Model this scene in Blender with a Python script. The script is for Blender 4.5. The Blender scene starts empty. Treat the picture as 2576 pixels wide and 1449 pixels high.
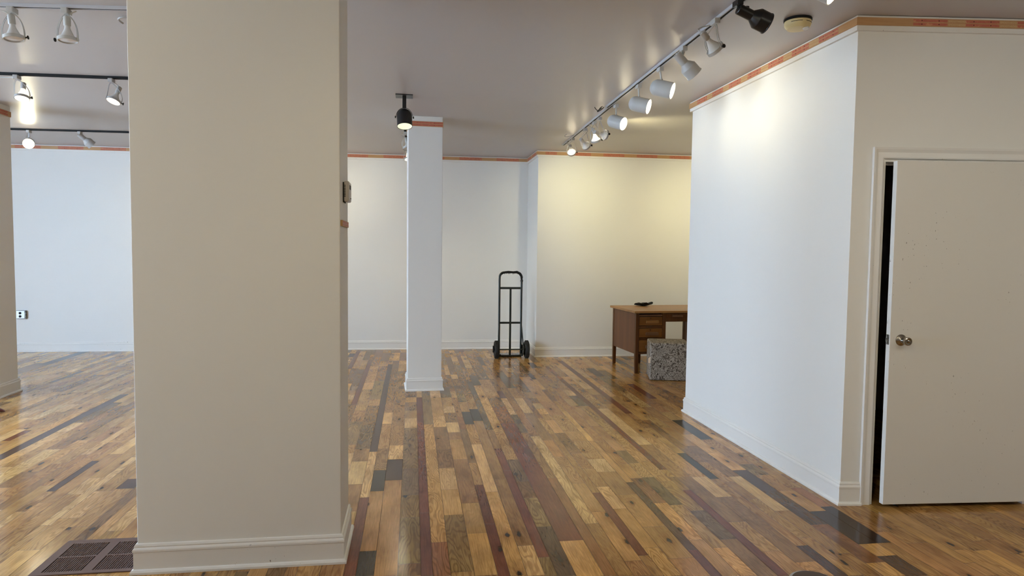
import bpy, math, random
from mathutils import Vector, Matrix

# ------------------------------------------------------------------ camera, world, lights
SC = bpy.context.scene
COL = SC.collection
H = 2.86                                   # ceiling height
F_PX, YAW, PITCH, ROLL = 1708.6, 0.145514, 0.0568713, -0.0113388
cy_, sy_, cp_, sp_ = math.cos(YAW), math.sin(YAW), math.cos(PITCH), math.sin(PITCH)
fw = Vector((sy_*cp_, cy_*cp_, -sp_)); rt = Vector((cy_, -sy_, 0)); dn = fw.cross(rt)
r2 = rt*math.cos(ROLL) + dn*math.sin(ROLL); d2 = dn*math.cos(ROLL) - rt*math.sin(ROLL)
cam = bpy.data.objects.new('camera', bpy.data.cameras.new('camera')); COL.objects.link(cam)
m = Matrix.Identity(4)
for i in range(3):
    m[i][0] = r2[i]; m[i][1] = -d2[i]; m[i][2] = -fw[i]
m[2][3] = 1.5
cam.matrix_world = m
cam.data.sensor_width = 36; cam.data.lens = F_PX*36/2576; cam.data.clip_start = .05
SC.camera = cam
SC.view_settings.view_transform = 'Standard'; SC.view_settings.look = 'None'
SC.view_settings.gamma = 1; SC.view_settings.use_curve_mapping = False
SC.view_settings.exposure = EXPOSURE = 0.0

SKY, SKYCOL = 25.0, (.585, .79, 1.06)
LG = dict(bullets=.27, cluster=3.7, left=1.2, can=5.0, front=1.05, backwall=1.05, frontright_fill=.88, alcove=1.15)     # lamp output by group; the front groups are added fill
w = bpy.data.worlds.new('daylight'); SC.world = w; w.use_nodes = True
w.node_tree.nodes['Background'].inputs[0].default_value = (*SKYCOL, 1)
w.node_tree.nodes['Background'].inputs[1].default_value = SKY
def portal(x, y, z, sx, sz, rot):
    l = bpy.data.lights.new('window_portal', 'AREA'); l.shape = 'RECTANGLE'; l.size = sx; l.size_y = sz
    l.cycles.is_portal = True
    o = bpy.data.objects.new('window_portal', l); COL.objects.link(o); o.location = (x, y, z); o.rotation_euler = rot
WINS = [(1.0, 3.7), (4.0, 6.3)]         # storefront window openings in the left wall (y ranges)
for a, b in WINS:
    portal(-7.98, (a+b)/2, 1.55, b-a, 2.1, (0, -math.pi/2, math.pi))
LCOL = dict(cluster=(1, .90, .50), alcove=(1, .90, .50), backwall=(1, .90, .62), front=(1, .86, .50), frontright_fill=(1, .96, .82))
# ------------------------------------------------------------------ helpers
class MB:
    def __init__(s): s.v = []; s.f = []; s.m = []; s.uv = {}
    def add(s, vs, fs, M=None, mi=0):
        b = len(s.v)
        s.v += [tuple((M @ Vector(p)) if M is not None else p) for p in vs]
        s.f += [tuple(b+i for i in f) for f in fs]; s.m += [mi]*len(fs)
    def box(s, x0, x1, y0, y1, z0, z1, M=None, mi=0):
        s.add([(x0,y0,z0),(x1,y0,z0),(x1,y1,z0),(x0,y1,z0),(x0,y0,z1),(x1,y0,z1),(x1,y1,z1),(x0,y1,z1)],
              [(0,3,2,1),(4,5,6,7),(0,1,5,4),(1,2,6,5),(2,3,7,6),(3,0,4,7)], M, mi)
    def prism(s, pts, z0, z1, M=None, mi=0):
        n = len(pts)
        s.add([(x,y,z0) for x,y in pts]+[(x,y,z1) for x,y in pts],
              [tuple(range(n-1,-1,-1)), tuple(range(n,2*n))]+[(i,(i+1)%n,n+(i+1)%n,n+i) for i in range(n)], M, mi)
    def lathe(s, prof, M=None, n=28, cap=True, mi=0):
        vs = []; fs = []
        for r, z in prof:
            for k in range(n):
                a = 2*math.pi*k/n; vs.append((r*math.cos(a), r*math.sin(a), z))
        for i in range(len(prof)-1):
            for k in range(n):
                a, b = i*n+k, i*n+(k+1)%n; fs.append((a, b, b+n, a+n))
        if cap:
            fs.append(tuple(range(n-1,-1,-1))); fs.append(tuple(len(vs)-n+k for k in range(n)))
        s.add(vs, fs, M, mi)
    def tube(s, path, r, n=8, M=None, mi=0):
        P = [Vector(p) for p in path]; vs = []; fs = []; up = Vector((0,0,1))
        prev = None
        for i, p in enumerate(P):
            t = (P[min(i+1,len(P)-1)]-P[max(i-1,0)]).normalized()
            if prev is None:
                a = t.cross(up)
                if a.length < 1e-3: a = t.cross(Vector((1,0,0)))
            else: a = prev - t*prev.dot(t)
            a.normalize(); prev = a; b = t.cross(a)
            rr = r[i] if isinstance(r, (list, tuple)) else r
            for k in range(n):
                q = 2*math.pi*k/n; vs.append(tuple(p+(a*math.cos(q)+b*math.sin(q))*rr))
        for i in range(len(P)-1):
            for k in range(n):
                a, b = i*n+k, i*n+(k+1)%n; fs.append((a, a+n, b+n, b))
        fs.append(tuple(range(n))); fs.append(tuple(len(vs)-1-k for k in range(n)))
        s.add(vs, fs, M, mi)
    def build(s, name, mats, parent=None, smooth=False, bevel=0, sub=0):
        me = bpy.data.meshes.new(name); me.from_pydata(s.v, [], s.f)
        for mt in (mats if isinstance(mats, (list, tuple)) else [mats]): me.materials.append(mt)
        me.polygons.foreach_set('material_index', s.m)
        me.update(); me.validate()
        o = bpy.data.objects.new(name, me); COL.objects.link(o)
        if parent:
            o.parent = parent; o.matrix_parent_inverse = parent.matrix_world.inverted() if False else Matrix.Translation(-parent.location) if parent.rotation_euler.z == 0 else (Matrix.Translation(parent.location) @ Matrix.Rotation(parent.rotation_euler.z,4,'Z')).inverted()
        if bevel:
            b = o.modifiers.new('bevel', 'BEVEL'); b.width = bevel; b.segments = 2; b.limit_method = 'ANGLE'; b.angle_limit = math.radians(40)
        if sub:
            b = o.modifiers.new('subdivision', 'SUBSURF'); b.levels = sub; b.render_levels = sub
        if smooth:
            me.polygons.foreach_set('use_smooth', [True]*len(me.polygons))
            if not sub:
                try: me.set_sharp_from_angle(angle=math.radians(35))
                except Exception: pass
        return o
def bez(p0, p1, p2, p3, n=12):
    p0, p1, p2, p3 = map(Vector, (p0, p1, p2, p3))
    return [p0*(1-t)**3+p1*3*t*(1-t)**2+p2*3*t*t*(1-t)+p3*t**3 for t in [i/n for i in range(n+1)]]
def tag(o, label=None, cat=None, group=None, kind=None):
    for k, v in (('label', label), ('category', cat), ('group', group), ('kind', kind)):
        if v: o[k] = v
    return o
def empty(name, loc, rz=0):
    o = bpy.data.objects.new(name, None); COL.objects.link(o); o.location = loc; o.rotation_euler = (0, 0, rz)
    o.empty_display_size = .1
    return o
def struct(o): o['kind'] = 'structure'; return o
def frame(origin, d, up=(0,0,1)):           # local +Z along d
    z = Vector(d).normalized(); x = Vector(up).cross(z)
    if x.length < 1e-4: x = Vector((1,0,0))
    x.normalize(); y = z.cross(x)
    M = Matrix.Identity(4)
    for i in range(3): M[i][0], M[i][1], M[i][2], M[i][3] = x[i], y[i], z[i], origin[i]
    return M

# ------------------------------------------------------------------ materials
def mat(name, col, rough=.5, metal=0, spec=.5, emit=None, estr=0, coat=0):
    mt = bpy.data.materials.new(name); mt.use_nodes = True
    b = mt.node_tree.nodes['Principled BSDF']
    b.inputs['Base Color'].default_value = (*col, 1); b.inputs['Roughness'].default_value = rough
    b.inputs['Metallic'].default_value = metal; b.inputs['Specular IOR Level'].default_value = spec
    b.inputs['Coat Weight'].default_value = coat
    if emit: b.inputs['Emission Color'].default_value = (*emit, 1); b.inputs['Emission Strength'].default_value = estr
    return mt
class N:
    def __init__(s, mt): s.t = mt.node_tree; s.b = s.t.nodes['Principled BSDF']; s.c = None
    def n(s, ty, **k):
        nd = s.t.nodes.new('ShaderNode'+ty)
        for a, v in k.items():
            if a.startswith('i_'):
                key = a[2:]; nd.inputs[int(key) if key.isdigit() else key.replace('_', ' ')].default_value = v
            else: setattr(nd, a, v)
        return nd
    def l(s, a, b): s.t.links.new(a, b)
    def obj(s, scale=(1,1,1)):
        tc = s.n('TexCoord'); mp = s.n('Mapping'); mp.inputs['Scale'].default_value = scale
        s.l(tc.outputs['Object'], mp.inputs['Vector']); return mp.outputs[0]
    def noise(s, vec, scale, detail=4, rough=.5, dist=0):
        a = s.n('TexNoise', i_Scale=scale, i_Detail=detail, i_Roughness=rough, i_Distortion=dist); s.l(vec, a.inputs['Vector']); return a.outputs['Fac']
    def ramp(s, fac, stops, interp='LINEAR'):
        r = s.n('ValToRGB'); r.color_ramp.interpolation = interp
        e = r.color_ramp.elements
        while len(e) < len(stops): e.new(.5)
        for i, (p, c) in enumerate(stops): e[i].position = p; e[i].color = (*c, 1) if len(c) == 3 else c
        s.l(fac, r.inputs[0]); return r.outputs[0]
    def mix(s, fac, a, b, mode='MIX'):
        x = s.n('MixRGB', blend_type=mode)
        for v, i in ((fac, 0), (a, 1), (b, 2)):
            if isinstance(v, (int, float)): x.inputs[i].default_value = v
            elif isinstance(v, tuple): x.inputs[i].default_value = (*v, 1) if len(v) == 3 else v
            else: s.l(v, x.inputs[i])
        return x.outputs[0]
    def math(s, op, a, b=0, c=None):
        x = s.n('Math', operation=op)
        for v, i in ((a, 0), (b, 1)) + (((c, 2),) if c is not None else ()):
            if isinstance(v, (int, float)): x.inputs[i].default_value = v
            else: s.l(v, x.inputs[i])
        return x.outputs[0]
    def bump(s, h, strength=.1, dist=.01):
        b = s.n('Bump', i_Strength=strength, i_Distance=dist); s.l(h, b.inputs['Height']); s.l(b.outputs[0], s.b.inputs['Normal'])
    def base(s, c): s.l(c, s.b.inputs['Base Color'])

def painted(name, col, rough, spots=0, bump=.05, scuff_scale=9, low_only=False):
    """painted plaster: faint roller texture, optional small dark chips and scuffs"""
    mt = mat(name, col, rough, spec=.35); q = N(mt); v = q.obj()
    c = q.mix(q.noise(v, 1.3, 3), tuple(x*.97 for x in col), tuple(min(1, x*1.02) for x in col))
    if spots:
        s1 = q.ramp(q.noise(q.obj((1, 1, .55)), scuff_scale*4, 2, .55), [(.0, (0,0,0)), (spots, (0,0,0)), (min(.99, spots+.03), (1,1,1))])
        reg = q.ramp(q.noise(v, 1.7, 2), [(.5, (0,0,0)), (.6, (1,1,1))])
        k = q.mix(1, s1, reg, 'MULTIPLY')
        c = q.mix(k, c, (.12, .10, .08))
    q.base(c); q.bump(q.noise(v, 260, 2), bump, .002)
    return mt
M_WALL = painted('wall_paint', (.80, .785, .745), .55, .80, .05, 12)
M_TRIM = painted('trim_paint', (.80, .78, .74), .32, .72, .02, 26)
M_CASE = painted('casing_paint', (.80, .78, .75), .35, .74, .02, 24)
M_DOOR = painted('door_paint', (.74, .72, .68), .42, .715, .02, 24)
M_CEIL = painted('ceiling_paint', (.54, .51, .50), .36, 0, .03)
M_DARK = mat('dark_gap', (.01, .01, .01), .9)
M_WHITE = mat('white_enamel', (.52, .51, .48), .38, spec=.35)
M_TRACKW = mat('white_track_enamel', (.50, .49, .50), .4, spec=.35)
M_WHITE2 = mat('grey_white_enamel', (.43, .42, .41), .4, spec=.35)
M_BLACK = mat('black_enamel', (.010, .010, .011), .32)
M_BLACKM = mat('black_matte', (.011, .011, .011), .65, spec=.2)
M_RUBBER = mat('tyre_rubber', (.018, .018, .017), .75)
M_CHROME = mat('satin_nickel', (.40, .37, .33), .22, 1)
M_STEEL = mat('scratched_steel', (.22, .22, .21), .4, .9)
q = N(M_STEEL); q.base(q.ramp(q.noise(q.obj(), 40, 5, .7), [(.4, (.05,.05,.05)), (.6, (.42,.42,.40))]))
M_CREAM = mat('aged_cream_plastic', (.74, .60, .30), .4)
M_CLEAR = mat('clear_plastic', (.8, .8, .78), .1)
M_GREYP = mat('thermostat_plastic', (.56, .52, .49), .4)
M_BROWNM = mat('brown_enamel', (.135, .080, .068), .42, spec=.3)
M_DUCTSHADE = mat('duct_shade', (.012, .006, .005), .7)  # near-black colour standing for shade inside the duct
WARM = (1.0, .90, .62)
M_LENS = mat('lit_lens', (.9, .9, .9), .3, emit=WARM, estr=14)
M_LENS2 = mat('lit_reflector', (.35, .35, .25), .3, emit=(.95, 1.0, .70), estr=.75)
M_BULBLIT = mat('lit_bulb', (.6, .6, .5), .3, emit=(1, 1, .8), estr=2.5)
M_GLOW = mat('glowing_bulb_glass', (.9, .9, .88), .3, emit=(1, .92, .7), estr=1.2)
M_UNLIT = mat('frosted_lens', (.80, .80, .82), .12)
M_BULB = mat('white_bulb_glass', (.70, .69, .66), .18)

# wood floor: colour per plank, grain along Y
M_FLOOR = mat('oak_planks', (.4, .25, .12), .2, coat=.0)
def floor_mat():
    q = N(M_FLOOR)
    at = q.n('Attribute', attribute_name='plank'); off = q.n('Attribute', attribute_name='seed')
    tc = q.n('TexCoord'); add = q.n('VectorMath', operation='ADD'); q.l(tc.outputs['Object'], add.inputs[0])
    sc = q.n('VectorMath', operation='SCALE'); q.l(off.outputs['Color'], sc.inputs[0]); sc.inputs['Scale'].default_value = 37
    q.l(sc.outputs[0], add.inputs[1]); P = add.outputs[0]
    def mp(s):
        a = q.n('Mapping'); a.inputs['Scale'].default_value = s; q.l(P, a.inputs[0]); return a.outputs[0]
    sep = q.n('SeparateColor'); q.l(off.outputs['Color'], sep.inputs[0]); rnd = sep.outputs[2]
    # cathedral figure: contour lines of a stretched noise field
    fld = q.noise(mp((8.5, 1.5, 1)), 1.0, 2.2, .45)
    rings = q.math('SINE', q.math('MULTIPLY', fld, 135))
    figure = q.ramp(q.math('MULTIPLY_ADD', rings, .5, .5), [(.45, (0,0,0)), (.92, (1,1,1))])
    fibre = q.noise(mp((230, 7, 1)), 1, 4, .6)
    cloud = q.noise(mp((9, 3.2, 1)), 1, 4, .6)
    grain = q.ramp(fibre, [(.35, (.76,.73,.67)), (.62, (1.1,1.1,1.1))])
    c = q.mix(1, at.outputs['Color'], grain, 'MULTIPLY')
    c = q.mix(1, c, q.ramp(cloud, [(.3, (.70,.66,.60)), (.5, (.98,.98,.97)), (.72, (1.2,1.2,1.18))]), 'MULTIPLY')
    fs = q.math('MULTIPLY', figure, q.math('MULTIPLY', q.ramp(rnd, [(.15, (0,0,0)), (.55, (1,1,1))]), .62))
    c = q.mix(fs, c, q.mix(1, c, (.50, .41, .32), 'MULTIPLY'))
    # knots and mineral streaks
    kn = q.n('TexVoronoi', voronoi_dimensions='2D', i_Scale=1.0); q.l(mp((7.5, 2.6, 0)), kn.inputs['Vector'])
    sepc = q.n('SeparateColor'); q.l(kn.outputs['Color'], sepc.inputs[0])
    wob = q.noise(mp((30, 22, 1)), 1, 3, .6)
    kd = q.math('ADD', kn.outputs['Distance'], q.math('MULTIPLY', q.math('SUBTRACT', wob, .5), .22))
    sel = q.math('GREATER_THAN', sepc.outputs[0], .74)
    halo = q.math('MULTIPLY', q.ramp(kd, [(.06, (1,1,1)), (.34, (0,0,0))]), q.math('MULTIPLY', sel, .65))
    core = q.math('MULTIPLY', q.ramp(kd, [(.045, (1,1,1)), (.095, (0,0,0))]), sel)
    c = q.mix(halo, c, q.mix(1, c, (.50, .38, .27), 'MULTIPLY'))
    c = q.mix(core, c, (.025, .014, .008))
    st = q.math('MULTIPLY', q.ramp(q.noise(mp((16, 1.9, 1)), 1, 3, .55), [(.64, (0,0,0)), (.76, (1,1,1))]), .65)
    c = q.mix(st, c, q.mix(1, c, (.36, .31, .27), 'MULTIPLY'))
    q.base(c)
    rr = q.n('MapRange'); rr.inputs['To Min'].default_value = .13; rr.inputs['To Max'].default_value = .22
    q.l(q.noise(q.obj(), 3.5, 3), rr.inputs[0]); q.l(rr.outputs[0], q.b.inputs['Roughness'])
    q.bump(q.mix(.35, q.noise(mp((14, 5, 1)), 1, 2), fibre), .05, .003)
    q.b.inputs['Specular IOR Level'].default_value = .32
floor_mat()
def wood(name, a, b, rough=.4, axis=0, fine=60, scratch=False):
    mt = mat(name, a, rough, spec=.28); q = N(mt); s = [fine]*3; s[axis] = fine*.05
    n1 = q.noise(q.obj(tuple(s)), 1, 4, .6); n2 = q.noise(q.obj(tuple(x*.12 for x in s)), 1, 3)
    c = q.mix(n1, a, b); c = q.mix(1, c, q.ramp(n2, [(.3, (.72,.7,.68)), (.65, (1.1,1.1,1.1))]), 'MULTIPLY')
    if scratch:
        k = q.ramp(q.noise(q.obj((24, 24, 6)), 1, 5, .75), [(.66, (0,0,0)), (.70, (1,1,1))])
        c = q.mix(q.math('MULTIPLY', k, .5), c, (.30, .17, .09))
    q.base(c); q.bump(n1, .08, .002); return mt
M_DTOP = wood('desk_top_oak', (.40, .21, .075), (.27, .13, .045), .34)
M_DESK = wood('desk_oak_dark', (.125, .045, .012), (.070, .024, .006), .36, 2)
M_DSIDE = wood('desk_side_oak', (.19, .075, .027), (.105, .040, .014), .4, 2, 45, True)
M_DDRAW = wood('desk_drawer_oak', (.26, .105, .022), (.15, .055, .011), .36)
M_DPULL = wood('desk_pull_oak', (.36, .17, .055), (.25, .11, .035), .35)
M_DPULL2 = wood('desk_pull_worn', (.22, .11, .055), (.15, .07, .035), .45)
def tack_mat():
    mt = mat('tack_strip_plywood', (.55, .30, .13), .6); q = N(mt)
    n1 = q.noise(q.obj((6, 6, 90)), 1, 4, .6)
    q.base(q.mix(n1, (.60, .36, .17), (.42, .22, .09))); return mt
M_TACK = tack_mat()
M_RED = mat('red_printed_band', (.50, .13, .075), .6)
q = N(M_RED); q.base(q.ramp(q.noise(q.obj((40, 40, 60)), 1, 3), [(.30, (.60,.27,.14)), (.40, (.52,.15,.09)), (.7, (.46,.12,.08))]))
def paisley():
    mt = mat('grey_paisley_fabric', (.2, .19, .17), .85); q = N(mt); v = q.obj()
    wn = q.n('TexNoise', i_Scale=6.5, i_Detail=1.5); q.l(v, wn.inputs['Vector'])
    ad = q.n('VectorMath', operation='MULTIPLY_ADD'); q.l(wn.outputs['Color'], ad.inputs[0]); ad.inputs[1].default_value = (.42,.42,.42); q.l(v, ad.inputs[2])
    vo = q.n('TexVoronoi', i_Scale=8.5); q.l(ad.outputs[0], vo.inputs['Vector'])
    r1 = q.math('SINE', q.math('MULTIPLY', vo.outputs['Distance'], 36))
    fl = q.noise(ad.outputs[0], 13, 2.5, .5); r2 = q.math('SINE', q.math('MULTIPLY', fl, 46))
    a = q.ramp(q.math('MULTIPLY_ADD', r1, .5, .5), [(.05, (1,1,1)), (.16, (0,0,0))])
    b = q.ramp(q.math('MULTIPLY_ADD', r2, .5, .5), [(.06, (1,1,1)), (.17, (0,0,0))])
    k = q.mix(1, a, b, 'LIGHTEN')
    bl = q.ramp(q.noise(v, 24, 2), [(.60, (0,0,0)), (.64, (1,1,1))])
    k = q.mix(.75, k, bl, 'LIGHTEN')
    q.base(q.mix(k, (.38, .325, .26), (.055, .038, .024))); q.bump(q.noise(v, 420, 2), .3, .002)
    return mt
M_PAIS = paisley()
M_TAG = mat('cream_fabric_label', (.72, .52, .33), .7)
M_SHOE = mat('red_brown_leather', (.14, .03, .018), .4)
M_STOOL = wood('dark_brown_wood', (.085, .045, .022), (.05, .026, .012), .45)
M_STOOLR = mat('grey_rim', (.25, .22, .19), .35)

# ------------------------------------------------------------------ room shell
def box(name, *a, m=M_WALL, parent=None, bevel=0):
    b = MB(); b.box(*a); return b.build(name, m, parent, bevel=bevel)
XL, XR, YF, YB = -8.0, 6.0, -3.0, 10.15
def backy(x): return 10.09 - .024*(x-1.69)            # the far wall runs very slightly out of square
b = MB(); b.prism([(XL-.2, backy(XL)), (1.80, backy(1.80)), (1.80, 10.6), (XL-.2, 10.6)], 0, H); struct(b.build('wall_back', M_WALL))
struct(box('wall_alcove', 1.705, XR+.2, 9.275, 10.4, 0, H))
struct(box('wall_right', XR, XR+.2, YF, 9.275, 0, H, m=painted('warm_wall_paint', (.55, .47, .36), .6)))
struct(box('wall_front', XL-.2, XR+.2, YF-.2, YF, 0, H, m=painted('tan_wall_paint', (.30, .22, .15), .6)))
WX0, WX1, WY0, WY1 = 2.53, 2.64, 3.655, 5.99            # partition wall between main room and the desk alcove
def doory(x): return WY0 - .11*(x-WX0)
struct(box('wall_partition', WX0, WX1, WY0+.11, WY1, 0, H))
struct(box('wall_partition_back', WX1, XR, 5.88, WY1, 0, H))
DO0, DO1, DOZ = 2.713, 3.66, 2.045
b = MB()
def wseg(x0, x1, z0, z1): b.prism([(x0, doory(x0)), (x1, doory(x1)), (x1, doory(x1)+.11), (x0, doory(x0)+.11)], z0, z1)
wseg(WX0, DO0, 0, H); wseg(DO1, XR, 0, H); wseg(DO0, DO1, DOZ, H)
struct(b.build('wall_doorway', M_WALL))
# left wall with storefront windows
b = MB(); ys = [YF] + [v for a in WINS for v in a] + [11.0]
for i in range(0, len(ys), 2): b.box(XL-.2, XL, ys[i], ys[i+1], 0, H)
for a, c in WINS: b.box(XL-.2, XL, a, c, 0, .5); b.box(XL-.2, XL, a, c, 2.6, H)
struct(b.build('wall_left', M_WALL))
for i, (a, c) in enumerate(WINS):
    b = MB(); t = .05
    b.box(XL-.14, XL-.06, a, a+t, .5, 2.6); b.box(XL-.14, XL-.06, c-t, c, .5, 2.6)
    b.box(XL-.14, XL-.06, a+t, c-t, .5, .5+t); b.box(XL-.14, XL-.06, a+t, c-t, 2.6-t, 2.6)
    struct(b.build('window_%d' % (i+1), M_TRIM))
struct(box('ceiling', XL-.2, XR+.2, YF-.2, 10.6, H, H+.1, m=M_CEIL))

# floor planks
TONE = dict(h=(.42,.245,.098), t=(.35,.190,.078), p=(.57,.370,.175), y=(.54,.315,.120), b=(.255,.140,.060), o=(.255,.162,.066), r=(.160,.050,.026),
            d=(.062,.031,.026), s=(.038,.030,.026), g=(.165,.105,.056), c=(.255,.115,.048), w=(.105,.055,.030), k=(.034,.018,.012), n=(.070,.038,.032))
EDGES = [-4.608, -4.486, -3.318, -3.26, -3.179, -3.09, -3.032, -2.98, -2.9, -2.821, -2.735, -2.651, -2.54, -2.441, -2.345, -2.285, -2.199, -2.149, -2.058, -1.966, -1.912, -1.805, -1.7, -1.642, -0.88, -0.8, -0.745, -0.66, -0.58, -0.527, -0.42, -0.311, -0.255, -0.173, -0.065, 0.042, 0.097, 0.179, 0.287, 0.393, 0.449, 0.528, 0.61, 0.666, 0.751, 0.88, 0.941, 1.016, 1.104, 1.156, 1.241, 1.372, 1.424, 1.507, 1.59, 1.684, 1.738, 1.84, 1.947, 2.012, 2.085, 2.178, 2.282, 2.389, 2.468, 2.543, 2.656, 2.721, 2.821, 2.906, 2.986, 3.066, 3.11]
PLANKS = '-4.547,9.08,10.24,s;-4.121,9.71,10.22,d;-3.85,7.96,8.64,g;-3.255,6.34,7.42,h;-3.087,5.61,5.9,r;-3.064,5.52,5.6,h;-2.859,5.12,7.25,n;-2.556,4.52,5.33,p;-2.343,4.13,4.87,b;-2.177,4.41,5.01,d;-2.085,4.22,5.16,t;-1.861,3.56,3.96,h;-1.75,4.41,4.59,d;-1.731,3.83,4.41,h;-1.72,3.27,3.83,h;-0.836,9.46,9.79,d;-0.766,8.54,10.05,r;-0.561,6.54,7.26,r;-0.558,8.23,8.82,p;-0.555,7.28,9.01,r;-0.481,9.42,10.08,c;-0.477,7.64,8.71,y;-0.367,4.81,5.1,t;-0.367,5.11,5.79,g;-0.364,5.8,6.2,b;-0.363,6.52,6.79,h;-0.362,4.33,4.8,p;-0.362,6.2,6.51,b;-0.343,3.88,4.33,b;-0.326,3.65,3.88,h;-0.282,4.09,4.71,p;-0.282,4.71,5.02,p;-0.28,3.1,4.09,r;-0.28,5.41,8.84,d;-0.278,5.03,5.41,d;-0.218,5.83,6.22,p;-0.214,3.09,3.35,s;-0.214,3.35,4.19,t;-0.212,4.6,5.09,b;-0.212,6.23,8.16,t;-0.211,4.19,4.59,s;-0.21,5.1,5.82,h;-0.122,6.52,8.1,t;-0.12,3.08,4.38,t;-0.12,4.83,5.17,p;-0.117,4.39,4.82,d;-0.114,5.18,6.51,t;-0.016,3.07,3.19,b;-0.015,3.75,4.1,o;-0.014,3.2,3.75,o;-0.012,4.1,4.6,g;-0.009,4.6,5.66,o;-0.008,6.29,6.62,b;-0.007,5.67,5.99,p;-0.007,6,6.28,h;0.068,3.06,3.81,r;0.073,3.81,6.15,r;0.074,6.16,6.83,r;0.136,3.42,5.77,y;0.137,3.05,3.41,c;0.146,5.78,7.1,o;0.228,3.04,3.08,p;0.229,3.08,3.76,o;0.232,4.17,4.59,p;0.233,3.76,4.17,y;0.237,5.68,6.06,p;0.24,4.6,5.02,b;0.24,5.32,5.67,b;0.243,5.02,5.31,b;0.246,6.07,6.81,h;0.33,3.03,3.5,y;0.339,3.5,3.93,h;0.34,3.93,4.33,b;0.34,4.33,4.77,b;0.344,6.42,6.8,h;0.346,4.78,5.29,h;0.346,6.17,6.41,p;0.349,5.3,5.49,b;0.35,5.82,6.16,b;0.353,5.5,5.81,p;0.419,3.01,3.61,r;0.421,4.23,4.68,h;0.424,3.61,4.23,r;0.425,5.58,6,c;0.426,4.69,5.57,b;0.429,6.01,6.79,t;0.472,3.01,4.1,y;0.494,4.11,5.13,p;0.494,5.14,5.73,h;0.499,5.74,6.18,s;0.499,8.05,8.41,b;0.505,6.19,6.58,h;0.565,3,3.32,p;0.569,4.32,5.84,t;0.572,3.33,4.32,t;0.58,5.85,6.28,s;0.589,6.28,6.78,h;0.611,5.56,7.6,g;0.633,2.99,3.18,o;0.639,3.18,4.49,r;0.645,4.49,5,r;0.645,5.01,5.54,t;0.716,2.98,3.54,w;0.719,3.54,3.97,o;0.719,3.97,4.27,b;0.727,4.27,4.72,g;0.727,4.73,5.46,h;0.736,5.47,6.61,y;0.736,7.41,7.98,g;0.737,6.62,7.38,y;0.824,2.96,3.35,y;0.828,3.35,5.73,r;0.834,6.38,6.75,b;0.844,5.73,6.36,c;0.902,2.96,4.31,c;0.915,4.31,5.42,b;0.919,5.42,6.03,g;0.924,6.03,6.71,p;0.924,6.74,7.05,r;0.974,2.95,3.55,t;0.98,3.56,5.31,p;0.997,5.31,6.74,t;1.058,3.09,3.71,h;1.061,2.94,3.09,t;1.061,3.71,4.19,h;1.066,4.2,4.75,h;1.072,5.19,6.08,b;1.075,4.75,5.18,t;1.078,9.22,9.9,p;1.084,6.09,6.7,p;1.124,2.93,3.14,t;1.129,3.14,4.01,r;1.131,4.01,5.36,t;1.152,5.37,5.88,h;1.155,5.88,6.72,b;1.206,3.69,4.11,p;1.207,2.92,3.22,h;1.21,5.39,5.8,h;1.213,4.82,5.38,b;1.221,3.23,3.74,h;1.221,4.48,4.82,t;1.223,4.11,4.47,h;1.308,3.96,4.39,t;1.314,2.9,3.09,t;1.317,3.09,3.47,h;1.32,4.4,4.67,p;1.324,4.67,5.12,h;1.327,3.47,3.96,h;1.357,5.13,6.12,y;1.396,2.89,3.17,r;1.401,3.18,4.17,w;1.419,7.67,8,d;1.469,2.89,3.28,h;1.471,3.28,3.8,y;1.476,3.8,4.24,c;1.549,2.88,3.18,y;1.553,3.18,3.76,h;1.558,3.76,4.25,g;1.581,8.42,8.82,d;1.639,3.27,3.66,g;1.64,3.66,4.16,h;1.646,2.86,3.27,b;1.65,6.78,7.03,p;1.654,6.31,6.76,g;1.704,2.86,3.99,r;1.706,4,4.24,t;1.715,4.39,7.32,r;1.785,3.48,4.23,b;1.791,3.12,3.48,y;1.792,2.85,3.11,h;1.892,2.83,2.98,y;1.892,3.86,4.22,p;1.896,2.99,3.85,b;1.972,2.82,3.15,d;1.977,3.15,4.17,t;1.979,4.17,4.74,s;1.983,5.97,8.94,r;2.033,2.82,3.24,h;2.05,3.24,3.8,h;2.082,7.7,9.13,p;2.096,3.81,4.91,b;2.126,2.8,3.04,t;2.131,3.6,4.2,p;2.134,3.04,3.6,h;2.213,4.33,4.72,y;2.225,2.93,3.39,c;2.228,2.79,2.93,y;2.232,3.39,3.92,w;2.232,3.92,4.32,d;2.234,4.73,5.23,y;2.242,7.79,8.33,d;2.327,3.57,3.91,h;2.33,2.78,2.99,w;2.332,2.99,3.57,k;2.335,5.08,5.69,s;2.34,4.44,5.07,t;2.371,2.78,3.13,y;2.428,3.13,3.63,k;2.432,3.63,3.95,c;2.435,6.55,7.31,r;2.681,2.74,2.87,t;2.705,2.88,3.5,h;2.741,8.63,9.22,s;2.92,8.93,9.2,s;3.033,3.1,3.54,t'
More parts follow.
